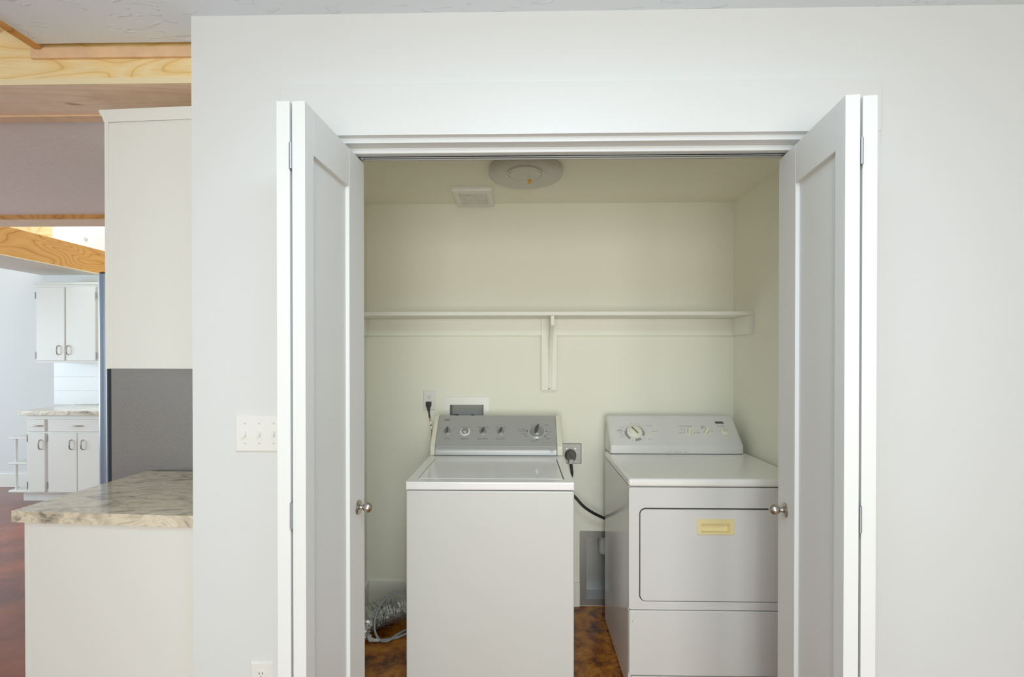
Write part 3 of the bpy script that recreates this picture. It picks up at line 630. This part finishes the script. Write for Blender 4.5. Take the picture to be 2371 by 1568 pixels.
for x, ang in ((0.890, -0.30), (0.9795, -0.62)):
    k = thing('knob', None, None); k.parent = dr; g = dm(x, 0.0845); DP.append((x, 0.0845, k))
    bm = B(); lathe(bm, [(0,0.0004),(0.0220,0.0004),(0.0225,0.003),(0.0215,0.006),(0.019,0.0068),(0,0.0068)], g, 40); obj('skirt', bm, M['knobcream'], k)
    g2 = g @ Matrix.Rotation(ang, 4, 'Z'); bm = B()
    prism(bm, [g2 @ Vector((0.0082*(1 if sx > 0 else -1)*(1-0.25*abs(t)**3), 0.0215*t, 0.0060)) for sx, t in [(1,-1),(1,-0.5),(1,0),(1,0.5),(1,1),(-1,1),(-1,0.5),(-1,0),(-1,-0.5),(-1,-1)]], g2.to_3x3() @ Vector((0,0,0.0105))); obj('grip', bm, M['knobcream'], k, 0.0015)
    bm = B()
    for s in (-1, 1): prism(bm, [g2 @ Vector(p) for p in ((s*0.0100-0.0009,-0.014,0.0069),(s*0.0100+0.0009,-0.014,0.0069),(s*0.0100+0.0009,0.014,0.0069),(s*0.0100-0.0009,0.014,0.0069))], g2.to_3x3() @ Vector((0,0,0.0003)))
    obj('groove', bm, M['brown'], k)
bt = thing('start_button', None, None); bt.parent = dr; DP.append((1.0755, 0.084, bt))
bm = B(); lathe(bm, [(0,0.0004),(0.0225,0.0004),(0.0235,0.004),(0.0225,0.009),(0.019,0.0115),(0.012,0.0125),(0,0.0128)], dm(1.0755, 0.0840), 40); obj('cap', bm, M['knobcream'], bt)
bm = B(); g = dm(1.0760, 0.0880, 0.0124)
dl = lambda r: [(0, r*1.0, 0), (r*0.5, r*0.62, 0), (r*1.15, 0, 0), (r*0.5, -r*0.62, 0), (0, -r*1.0, 0), (-r*0.5, -r*0.62, 0), (-r*1.15, 0, 0), (-r*0.5, r*0.62, 0)]
ring(bm, [g @ Vector(p) for p in dl(0.0100)], [g @ Vector(p) for p in dl(0.0087)], g.to_3x3() @ Vector((0,0,0.0006))); obj('diamond_mark', bm, M['inkl'], bt)
def dbox(bm_, x, d, w, h, ang=0, skew=0.0):
    m0 = dm(x, d, 0.0001) @ Matrix.Rotation(ang, 4, 'Z')
    prism(bm_, [m0 @ Vector(p) for p in ((-w/2+skew,-h/2,0),(w/2+skew,-h/2,0),(w/2-skew,h/2,0),(-w/2-skew,h/2,0))], m0.to_3x3() @ Vector((0,0,0.0004)))
bm = B(); dbox(bm, 1.0635, 0.1440, 0.0430, 0.0150, 0, 0.0015); nb = obj('name_badge', bm, M['badge'], dr, label='small dark badge')
bm = B(); m0 = dm(1.0645, 0.1405, 0.0006); prism(bm, [m0 @ Vector(p) for p in ((-0.019,-0.003,0),(0.0195,-0.003,0),(0.0185,0.003,0),(-0.0195,0.003,0))], m0.to_3x3() @ Vector((0,0,0.0003))); obj('badge_band', bm, M['brown'], nb)
dt('Fabric Type / Temp', 0.878, 0.1215, 0.0086, bold=0.00005); dt('Signal', 0.9655, 0.1215, 0.0086, bold=0.00005); dt('Push to Start', 1.0655, 0.1220, 0.0080, bold=0.00005)
for s, x, d in (('Cottons',0.843,0.0800),('Hi',0.846,0.0755),('Low',0.852,0.1060),('Knits',0.856,0.1015),('Medium',0.898,0.1085),('Air Only',0.932,0.0800),('Lo',0.934,0.0755),('Off',0.936,0.0910),('Louder',1.008,0.0905),('Volume',0.968,0.1130),('On',0.972,0.1060),
                ('Heavy Duty',0.792,-0.030),('King Size Capacity',0.830,-0.030),('Quiet Pak',0.869,-0.030)):
    if d > 0: dt(s, x, d, 0.0056)
for x, d in ((0.866,0.0960),(0.862,0.0795),(0.915,0.0790),(0.8955,0.1010),(0.9955,0.0990)):
    b_ = B(); dbox(b_, x, d, 0.0034, 0.0034); obj('setting_mark', b_, M['ink'], nearest(DP, x, d), smooth=False)
arc(bmG, 0.9780, 0.0880, 0.0245, 0.0272, 150, 80)
for s, x, d, z, al in (('Timed Dry',0.668,0.1235,0.0072,'LEFT'),('Touch Up',0.692,0.0880,0.0072,'LEFT'),('Air Dry',0.664,0.0390,0.0072,'LEFT'),('Cool Down',0.553,0.1110,0.0056,'RIGHT'),('NORMAL',0.538,0.0985,0.0052,'RIGHT'),('RECOMMENDED',0.542,0.0925,0.0050,'RIGHT'),('ENERGY PREF',0.542,0.0865,0.0050,'RIGHT'),('Less Dry',0.539,0.0785,0.0056,'RIGHT'),('Delicate',0.545,0.0645,0.0060,'RIGHT'),('More Dry',0.543,0.0520,0.0060,'RIGHT')):
    dt(s, x, d, z, al, bold=0.00004)
for s, ang in (('80',100),('70',86),('60',70),('50',56),('40',42),('30',29),('20',15),('10',3),('5',-9),('Off',-42),('30',-60),('20',-75),('10',-92),('Off',-112)):
    a = math.radians(ang); dt(s, K1x+0.0585*math.cos(a)+0.002, K1d+0.0575*math.sin(a), 0.0056)
m1 = Matrix(((1,0,0,0+px),(0,0,-1,TY0-0.0002+py),(0,1,0,0.9275),(0,0,0,1)))
for s, x in (('Heavy Duty',0.766),('King Size Capacity',0.812),('Quiet Pak',0.854)): lettering(s, Matrix.Translation((x,0,0)) @ m1, 0.0052, 'CENTER', 1.0, M['inkl'], dr)
for s_, x, d, size, al, k in DK: lettering(s_, dm(x, d, 0.0002), size, al, 1.0, M['inkl'], nearest(DP, x, d), **k)
obj('timer_scale', bmG, mat('grey_scale_print',(0.30,0.31,0.30),0.5), dd1, smooth=False)

# ------------------------------------------------------------------ flexible foil duct and grey hose left of the washer
fd = thing('foil_duct', 'crinkled silver foil dryer duct lying on the floor left of the washer', 'duct', (-0.70, 2.50, 0))
bm = B()
def rr(t): return 0.058 + 0.0065*math.sin(t*2*PI*46) + 0.002*math.sin(t*97)
tube(bm, [(0.215,0.105,0.075),(0.13,0.085,0.078),(0.06,0.060,0.076),(-0.005,0.030,0.070),(-0.06,-0.010,0.066),(-0.105,-0.060,0.066)], rr, 26, 60)
for v in bm.verts: v.co += Vector((random.uniform(-1,1), random.uniform(-1,1), random.uniform(-1,1)))*0.0016
obj('duct_body', bm, M['foil'], fd)
bm = B()
tube(bm, [(-0.085,-0.075,0.060),(-0.088,-0.115,0.035),(-0.092,-0.15,0.020),(-0.10,-0.185,0.014)], lambda t: 0.030 - 0.017*t + 0.003*math.sin(t*60), 14, 16)
for v in bm.verts: v.co += Vector((random.uniform(-1,1), random.uniform(-1,1), random.uniform(-0.3,0.6)))*0.0035
obj('duct_tail', bm, M['foil'], fd)
hs = thing('grey_hose', 'thin grey hose coiled over the foil duct with an elbow fitting', 'hose', (-0.70, 2.40, 0))
pts = [(-0.712,2.366,0.008),(-0.677,2.374,0.0075),(-0.626,2.392,0.008),(-0.575,2.43,0.012),(-0.53,2.45,0.016),(-0.515,2.47,0.018),(-0.55,2.468,0.014),(-0.600,2.450,0.010),(-0.630,2.395,0.018),(-0.662,2.357,0.012),(-0.701,2.366,0.008),(-0.724,2.37,0.034),(-0.736,2.38,0.069),(-0.736,2.41,0.112),(-0.723,2.45,0.146),(-0.698,2.50,0.164),(-0.662,2.54,0.166),(-0.620,2.56,0.150),(-0.56,2.58,0.155),(-0.50,2.60,0.150)]
bm = B(); tube(bm, [(x+0.70, y-2.40, z) for x, y, z in pts], 0.0058, 12); obj('tube', bm, M['hose'], hs)
bm = B(); tube(bm, [(-0.008,-0.034,0.009),(-0.040,-0.034,0.009)], 0.0085, 12, smooth=False); tube(bm, [(-0.040,-0.034,0.009),(-0.055,-0.032,0.013),(-0.060,-0.028,0.032)], 0.0115, 12); obj('elbow_fitting', bm, M['plasticg'], hs)

# ------------------------------------------------------------------ switch plate and outlet on the room side
sw = thing('light_switch', 'white triple toggle light switch plate left of the closet door', 'light switch', (-0.7815, WY, 1.193))
plate('cover_plate', M['plastic'], 0, 0, 0, 0.151, 0.115, sw, 0.006)
for x in (-0.0435, 0.0, 0.0435):
    t = bx('toggle_collar', M['plastic'], (x-0.0055, x+0.0055, -0.0068, -0.005, -0.012, 0.012), sw, 0.0004)
    bm = B(); prism(bm, [(x-0.0045,-0.006,0.0095),(x-0.0045,-0.019,-0.0055),(x-0.0045,-0.019,-0.0095),(x-0.0045,-0.015,-0.0105),(x-0.0045,-0.006,-0.001)], (0.009,0,0)); obj('toggle', bm, M['plastic'], sw, 0.0008)
    for z in (-0.030, 0.030):
        bm = B(); lathe(bm, [(0,0.0058),(0.0030,0.0058),(0.0028,0.0070),(0,0.0074)], Matrix.Translation((x,0,z)) @ Matrix.Rotation(PI/2,4,'X'), 12); obj('screw', bm, M['plasticg'], sw)
lo = thing('wall_outlet', 'white duplex wall outlet low on the wall left of the closet door', 'outlet', (-0.778, WY, 0.4515))
plate('cover_plate', M['plastic'], 0, 0, 0, 0.070, 0.115, lo, 0.006)
for zc in (0.0195, -0.0195):
    bm = B(); prism(bm, rrect(-0.0165, 0.0165, zc-0.014, zc+0.014, 0.011, -0.0055), (0,-0.0022,0)); rc = obj('receptacle', bm, M['plastic'], lo, 0.0005)
    bm = B(); box(bm, -0.0062,-0.0042,-0.0080,-0.0076,zc,zc+0.0085); box(bm, 0.0038,0.0058,-0.0080,-0.0076,zc+0.001,zc+0.0085)
    lathe(bm, [(0,0.0076),(0.0024,0.0076),(0.0024,0.0080),(0,0.0080)], Matrix.Translation((0,0,zc-0.0065)) @ Matrix.Rotation(PI/2,4,'X'), 12); obj('slots', bm, M['ink'], rc)

# ------------------------------------------------------------------ near kitchen run (behind the wall end)
ct = tag(obj('countertop', (lambda b: (prism(b, [(-1.706,1.552,0.8755),(-1.682,1.5445,0.8755),(-1.0205,1.502,0.8755),(-1.0205,2.093,0.8755),(-1.668,2.093,0.8755)][1:], (0,0,0.0385)), b)[1])(B()), M['counter'], None, 0.001),
          'grey beige stone patterned laminate countertop on the near peninsula', 'countertop')
bc = thing('base_cabinet', 'cream white base cabinet under the near stone countertop, end panel showing', 'cabinet', (-1.34, 1.8, 0))
qx, qy = 1.34, -1.8
bm = B(); prism(bm, [(x+qx, y+qy, 0.0) for x, y in ((-1.647,1.5555),(-1.0215,1.5155),(-1.0215,2.09),(-1.647,2.09))], (0,0,0.8750)); obj('body', bm, M['cab'], bc, 0.0015)
bm = B(); prism(bm, [(x+qx, y+qy, 0.0) for x, y in ((-1.6485,1.5545),(-1.634,1.5536),(-1.634,1.58),(-1.6485,1.58))], (0,0,0.8745)); obj('face_frame_edge', bm, M['cab'], bc, 0.001)
uc = thing('upper_cabinet', 'tall white upper cabinet end with crown moulding beside the wall', 'cabinet', (-1.226, 1.8, 1.381))
ux, uy = 1.226, -1.8
bm = B(); prism(bm, [(x+ux, y+uy, 0) for x, y in ((-1.419,1.6255),(-1.0215,1.6020),(-1.0215,2.09),(-1.419,2.09))], (0,0,0.868)); obj('body', bm, M['cab'], uc, 0.001)
bm = B(); prism(bm, [(x+ux, y+uy, -0.0005) for x, y in ((-1.4325,1.6225),(-1.4185,1.6217),(-1.4185,1.66),(-1.4325,1.66))], (0,0,0.868)); obj('face_frame_edge', bm, M['cab'], uc, 0.001)
# crown: cove profile mitred round front and end
prof = [(0.0, 0.846), (0.002, 0.852), (0.0035, 0.862), (0.008, 0.872), (0.0095, 0.876), (0.0095, 0.884)]
bm = B(); rows = []
for off, z in prof:
    c = [(-1.4325-off, 2.09), (-1.4325-off, 1.6225-off), (-1.0215, 1.5990-off)]
    rows.append([bm.verts.new((x+ux, y+uy, z)) for x, y in c])
inner = [bm.verts.new((x+ux, y+uy, 0.884)) for x, y in ((-1.4325+0.01,2.09),(-1.42,1.64),(-1.0215,1.62))]
rows.append(inner)
for a, b in zip(rows, rows[1:]):
    for k in range(2): bm.faces.new((a[k], a[k+1], b[k+1], b[k]))
obj('crown_moulding', bm, M['cab'], uc)

fr = thing('refrigerator', 'tall grey refrigerator behind the near countertop, side panel facing', 'refrigerator', (-1.46, 2.52, 0))
fx, fy = 1.46, -2.52
def Fb(x0,x1,y0,y1,z0,z1): return (x0+fx,x1+fx,y0+fy,y1+fy,z0,z1)
bx('cabinet', M['fridgeside'], Fb(-1.842, -1.04, 2.112, 2.93, 0.03, 1.775), fr, 0.006)
bx('door_gasket', M['gasket'], Fb(-1.8545, -1.842, 2.117, 2.925, 0.05, 1.77), fr)
bm = B(); prism(bm, [(x+fx, y+fy, 0.05) for x, y in ((-1.8545,2.108),(-1.884,2.106),(-1.896,2.112),(-1.902,2.13),(-1.906,2.35),(-1.907,2.52),(-1.8545,2.52))], (0,0,1.745)); obj('door', bm, M['fridgedoor'], fr, 0.004, 3)
bm = B(); prism(bm, [(x+fx, y+fy, 0.05) for x, y in ((-1.8545,2.524),(-1.907,2.524),(-1.906,2.70),(-1.902,2.91),(-1.884,2.935),(-1.8545,2.933))], (0,0,1.745)); obj('door', bm, M['fridgedoor'], fr, 0.004, 3)
bx('hinge_cover', M['gasket'], Fb(-1.892, -1.80, 2.113, 2.18, 1.7755, 1.802), fr, 0.004)
for y in (2.475, 2.565):
    bm = B(); tube(bm, [(-1.955+fx, y+fy, 0.55), (-1.957+fx, y+fy, 1.1), (-1.955+fx, y+fy, 1.65)], 0.010, 12)
    for z in (0.60, 1.60): tube(bm, [(-1.903+fx, y+fy, z), (-1.956+fx, y+fy, z)], 0.008, 10, smooth=False)
    obj('handle', bm, M['fridgedoor'], fr)
bx('base_grille', M['gasket'], Fb(-1.85, -1.06, 2.13, 2.91, 0.0, 0.03), fr)

# ------------------------------------------------------------------ loft / beams over the kitchen
lb = thing('loft_beam', 'long pale pine plywood loft beam with fir trim under the ceiling edge', 'beam', (-3.5, 1.6, 2.31))
bx('plywood_face', M['ply'], (-4.5, 2.479, -0.040, -0.022, 0.030, 0.62), lb)
bx('bottom_edge', M['plyedge'], (-4.5, 2.479, -0.0445, -0.0402, 0.010, 0.0298), lb, 0, label='bright cut plywood edge')
bx('underside_board', M['fir'], (-4.5, 2.479, -0.0400, 0.150, 0.010, 0.0298), lb, 0, label='brown fir underside with knots')
bx('inner_trim', M['firtrim'], (-4.5, 2.479, 0.1505, 0.195, 0.004, 0.026), lb, 0.001)
bx('upper_core', M['ply'], (-4.5, 2.479, -0.0215, 0.13, 0.031, 0.60), lb)
tag(bx('trim_board', M['firtrim'], (-1.615, -1.0215, 1.5495, 1.5590, 2.404, 2.4385), None, 0.001), 'tan fir trim board along the top of the pale plywood beam', 'trim board')
tag(bx('ceiling_edge_board', M['plywarm'], (-1.599, -1.5755, -3.19, 1.5480, 2.432, 2.60), None, 0.001), 'brown board edging the left side of the white ceiling', 'trim board')
struct(bx('ceiling_loft', M['drywall'], (-8, -1.02, 1.80, 3.035, 2.337, 2.56), smooth=False), 'taupe textured underside of the loft')
fb = thing('loft_beam', 'second loft beam, further back, with a narrow lit orange edge', 'beam', (-4.0, 3.12, 2.31))
bx('lit_edge', M['plywarm'], (-4.0, 2.979, -0.085, -0.066, 0.002, 0.25), fb)
bx('underside_board', M['fir'], (-4.0, 2.979, -0.0655, 0.095, 0.0, 0.25), fb, 0.001)
sb = thing('soffit_beam', 'orange varnished plywood soffit beam running back over the kitchen', 'beam', (-4.85, 4.2, 2.31))
bx('plywood_face', M['plywarm'], (0.325, 0.350, -0.98, 0.919, 0.0, 0.252), sb, 0.001)
bx('underside', M['soffit'], (-0.37, 0.3245, -0.98, 0.919, 0.0, 0.22), sb, 0.001, label='pale painted underside')
bx('corner_bead', M['plyedge'], (0.318, 0.3515, -0.98, 0.919, -0.005, -0.0002), sb)
struct(bx('trim_9', M['ply'], (-7.9, -5.10, FARY-0.02, FARY-0.001, 2.62, 3.6), smooth=False), 'pale plywood panel standing in for the yellow glow high on the end wall')  # the panel's wood colour stands in for a yellow glow on this wall
sm = tag(obj('smoke_detector', (lambda b: (lathe(b, [(0,0),(0.020,0),(0.018,0.012),(0,0.014)], Matrix.Rotation(PI/2,4,'X'), 20), b)[1])(B()), M['plasticg'], None, loc=(-4.725, FARY, 2.70)), 'small round detector high on the bright upper wall', 'detector')

# ------------------------------------------------------------------ far kitchen
FB = 4.56
fc = thing('base_cabinet', 'white base cabinet with silver pulls at the far kitchen wall', 'cabinet', (-4.0, 4.84, 0))
cx, cy = 4.0, -4.84
def C(x0,x1,y0,y1,z0,z1): return (x0+cx,x1+cx,y0+cy,y1+cy,z0,z1)
bx('body', M['cab'], C(-4.805, -3.0, FB, FARY-0.001, 0.096, 0.858), fc, 0.001)
bx('toe_kick', M['cab'], C(-4.92, -3.0, FB+0.075, FARY-0.001, 0, 0.0955), fc)
def pull(parent, x, y, z, vertical=True, L=0.092):
    bm = B()
    p = [(0,0,-L/2),(0,-0.018,-L/2+0.008),(0,-0.024,0),(0,-0.018,L/2-0.008),(0,0,L/2)]
    if not vertical: p = [(c, b, a) for a, b, c in p]
    tube(bm, [(x+a, y+b, z+c) for a, b, c in p], 0.0055, 8, 6); return obj('pull', bm, M['nickel'], parent)
def hinge2(parent, x, y, z):
    bm = B(); box(bm, x-0.006, x+0.006, y-0.004, y, z-0.028, z+0.028); lathe(bm, [(0.004,-0.036),(0.004,0.036)], Matrix.Translation((x,y-0.004,z)), 8); return obj('hinge', bm, M['hinge'], parent)
for x0, x1, hx, hg in ((-4.780,-4.611,-4.649,-4.784),(-4.579,-4.296,-4.347,-4.585),(-4.289,-4.010,-4.232,-4.004)):
    d_ = bx('door', M['cab'], C(x0, x1, FB-0.018, FB-0.0002, 0.108, 0.681), fc, 0.004)
    pull(d_, hx+cx, FB-0.018+cy, 0.572); 
    for z in (0.630, 0.175): hinge2(d_, hg+cx, FB-0.014+cy, z)
for x0, x1, hx in ((-4.788,-4.611,-4.684),(-4.579,-4.010,-4.293)):
    d_ = bx('drawer', M['cab'], C(x0, x1, FB-0.018, FB-0.0002, 0.695, 0.816), fc, 0.006, 3); pull(d_, hx+cx, FB-0.018+cy, 0.755, False, 0.105)
es = thing('end_shelf_unit', 'white open end shelves with a post at the far cabinet end', 'shelf', (-4.9, 4.8, 0))
def quarter(z, t=0.020):
    bm = B(); L = [(-4.8055+4.9, FB-0.0-4.8), (-4.8055+4.9, 5.105-4.8), (-5.005+4.9, 5.105-4.8)]
    arcp = [(-5.005+4.9 + 0.02*(1-math.cos(a)), FB-4.8+0.03-0.03*math.sin(a)) for a in [math.radians(t_) for t_ in range(0, 91, 15)]]
    prism(bm, [(x, y, z-t) for x, y in L+arcp], (0,0,t)); return bm
for z in (0.640, 0.392, 0.119): obj('shelf', quarter(z), M['cab'], es, 0.004)
bm = B(); tube(bm, [(-4.953+4.9,4.60-4.8,0.119),(-4.953+4.9,4.60-4.8,0.622)], 0.011, 16, smooth=False); obj('post', bm, M['cab'], es)
tag(bx('countertop', M['counter'], (-4.85, -3.0, 4.515, FARY-0.001, 0.8585, 0.900), None, 0.002), 'stone patterned laminate countertop on the far white base cabinet', 'countertop')
u2 = thing('upper_cabinet', 'white two door upper cabinet hung on the far kitchen wall', 'cabinet', (-4.63, 4.96, 1.36))
vx, vy, vz = 4.63, -4.96, -1.36
bx('body', M['cab'], (-4.950+vx, -4.0+vx, 4.80+vy, FARY-0.001+vy, 0.0, 0.795), u2, 0.001)
bx('crown_moulding', M['cab'], (-4.965+vx, -4.0+vx, 4.785+vy, FARY-0.001+vy, 0.7955, 0.818), u2, 0.003)
for x0, x1, hx, hg in ((-4.938,-4.645,-4.703,-4.943),(-4.630,-4.325,-4.601,-4.319)):
    d_ = bx('door', M['cab'], (x0+vx, x1+vx, 4.782+vy, 4.7998+vy, 0.020, 0.770), u2, 0.005, 3)
    pull(d_, hx+vx, 4.782+vy, 1.488+vz)
    for z in (2.045, 1.435): hinge2(d_, hg+vx, 4.786+vy, z+vz)
bm = B()
for k in range(3): box(bm, -5.08, -3.0, FARY-0.010, FARY-0.001, 0.902+k*0.152, 0.902+k*0.152+0.1512)
tag(obj('backsplash', bm, M['ceramic'], None, 0.0004), 'white horizontal board backsplash between far counter and upper cabinet', 'backsplash')

# windows behind and beside the viewer (frames in the wall openings)
def win(name, dims, axis):
    w = thing(name, 'white window frame', None, kind='structure')
    u0,u1,z0,z1,d = dims; bm = B()
    for a,b,c,e in ((u0,u1,z0,z0+0.05),(u0,u1,z1-0.05,z1),(u0,u0+0.05,z0+0.05,z1-0.05),(u1-0.05,u1,z0+0.05,z1-0.05),((u0+u1)/2-0.03,(u0+u1)/2+0.03,z0+0.05,z1-0.05)):
        box(bm, *((a,b,d,d+0.06,c,e) if axis=='x' else (d,d+0.06,a,b,c,e)))
    obj('window_frame', bm, M['glass'], w, 0.002)
win('window_1', (-1.299,1.499,0.051,2.149,-3.28), 'x'); win('window_2', (-6.499,-2.501,0.401,2.299,-3.28), 'x'); win('window_3', (0.201,3.599,0.501,2.199,-8.08), 'y')  # window_1 is unseen, its low sill shaped to throw light into the closet

# ------------------------------------------------------------------ light
def area(name, loc, rot, sx, sy, power, col=(1,1,1), shape='RECTANGLE', spread=PI):
    l = bpy.data.lights.new(name, 'AREA'); l.shape = shape; l.size = sx; l.size_y = sy; l.energy = power; l.color = col; l.spread = spread
    o = bpy.data.objects.new(name, l); COL.objects.link(o); o.location = loc; o.rotation_euler = rot; return o
R = math.radians
area('rear_fill_light', (0.25, -3.12, 1.10), (R(90), 0, 0), 2.2, 1.9, 27, (1.0, 0.985, 0.89), spread=R(110))  # added light behind the viewer, narrowed to reach into the closet
area('daylight_window_west', (-7.9, 1.9, 1.35), (0, R(-90), 0), 1.6, 3.3, 112, (0.64, 0.85, 1.0))
area('overhead_fill', (0.15, 0.12, 2.41), (0, 0, 0), 0.8, 0.8, 18, (0.68, 0.86, 1.0), 'DISK')  # added light without a fixture, brightens the machine tops and door faces
area('camera_flash', (0.12, -0.35, 1.55), (R(90), 0, 0), 0.10, 0.10, 3.8, (0.98, 1.0, 0.98), 'DISK')
area('skylight', (-4.6, 4.4, 4.1), (0, 0, 0), 2.0, 1.2, 25, (0.95, 0.98, 1.0))
area('kitchen_fill', (-3.2, 3.9, 2.9), (0, 0, 0), 0.6, 0.6, 6, (0.62, 0.78, 1.0))  # added cool fill over the kitchen, no fixture there

w = bpy.data.worlds.new('World'); S.world = w; w.use_nodes = True
w.node_tree.nodes['Background'].inputs['Color'].default_value = (0.93, 1.0, 0.98, 1)
w.node_tree.nodes['Background'].inputs['Strength'].default_value = 1.6

# ------------------------------------------------------------------ camera
cam = bpy.data.cameras.new('Camera'); co = bpy.data.objects.new('Camera', cam); COL.objects.link(co)
cam.sensor_width = 36; cam.sensor_fit = 'HORIZONTAL'; cam.lens = 1109.6/2371*36
cam.shift_y = 48.5/2371; cam.clip_start = 0.02; cam.clip_end = 50
co.location = (0, 0, 1.4222)
co.rotation_euler = (R(90)-0.0058, 0, 0.0196)
S.camera = co
S.view_settings.view_transform = 'Standard'; S.view_settings.look = 'None'; S.view_settings.gamma = 1.0
S.view_settings.use_curve_mapping = False; S.view_settings.exposure = 0.16
S.cycles.use_denoising = True; S.cycles.max_bounces = 10; S.cycles.diffuse_bounces = 8; S.cycles.sample_clamp_indirect = 6
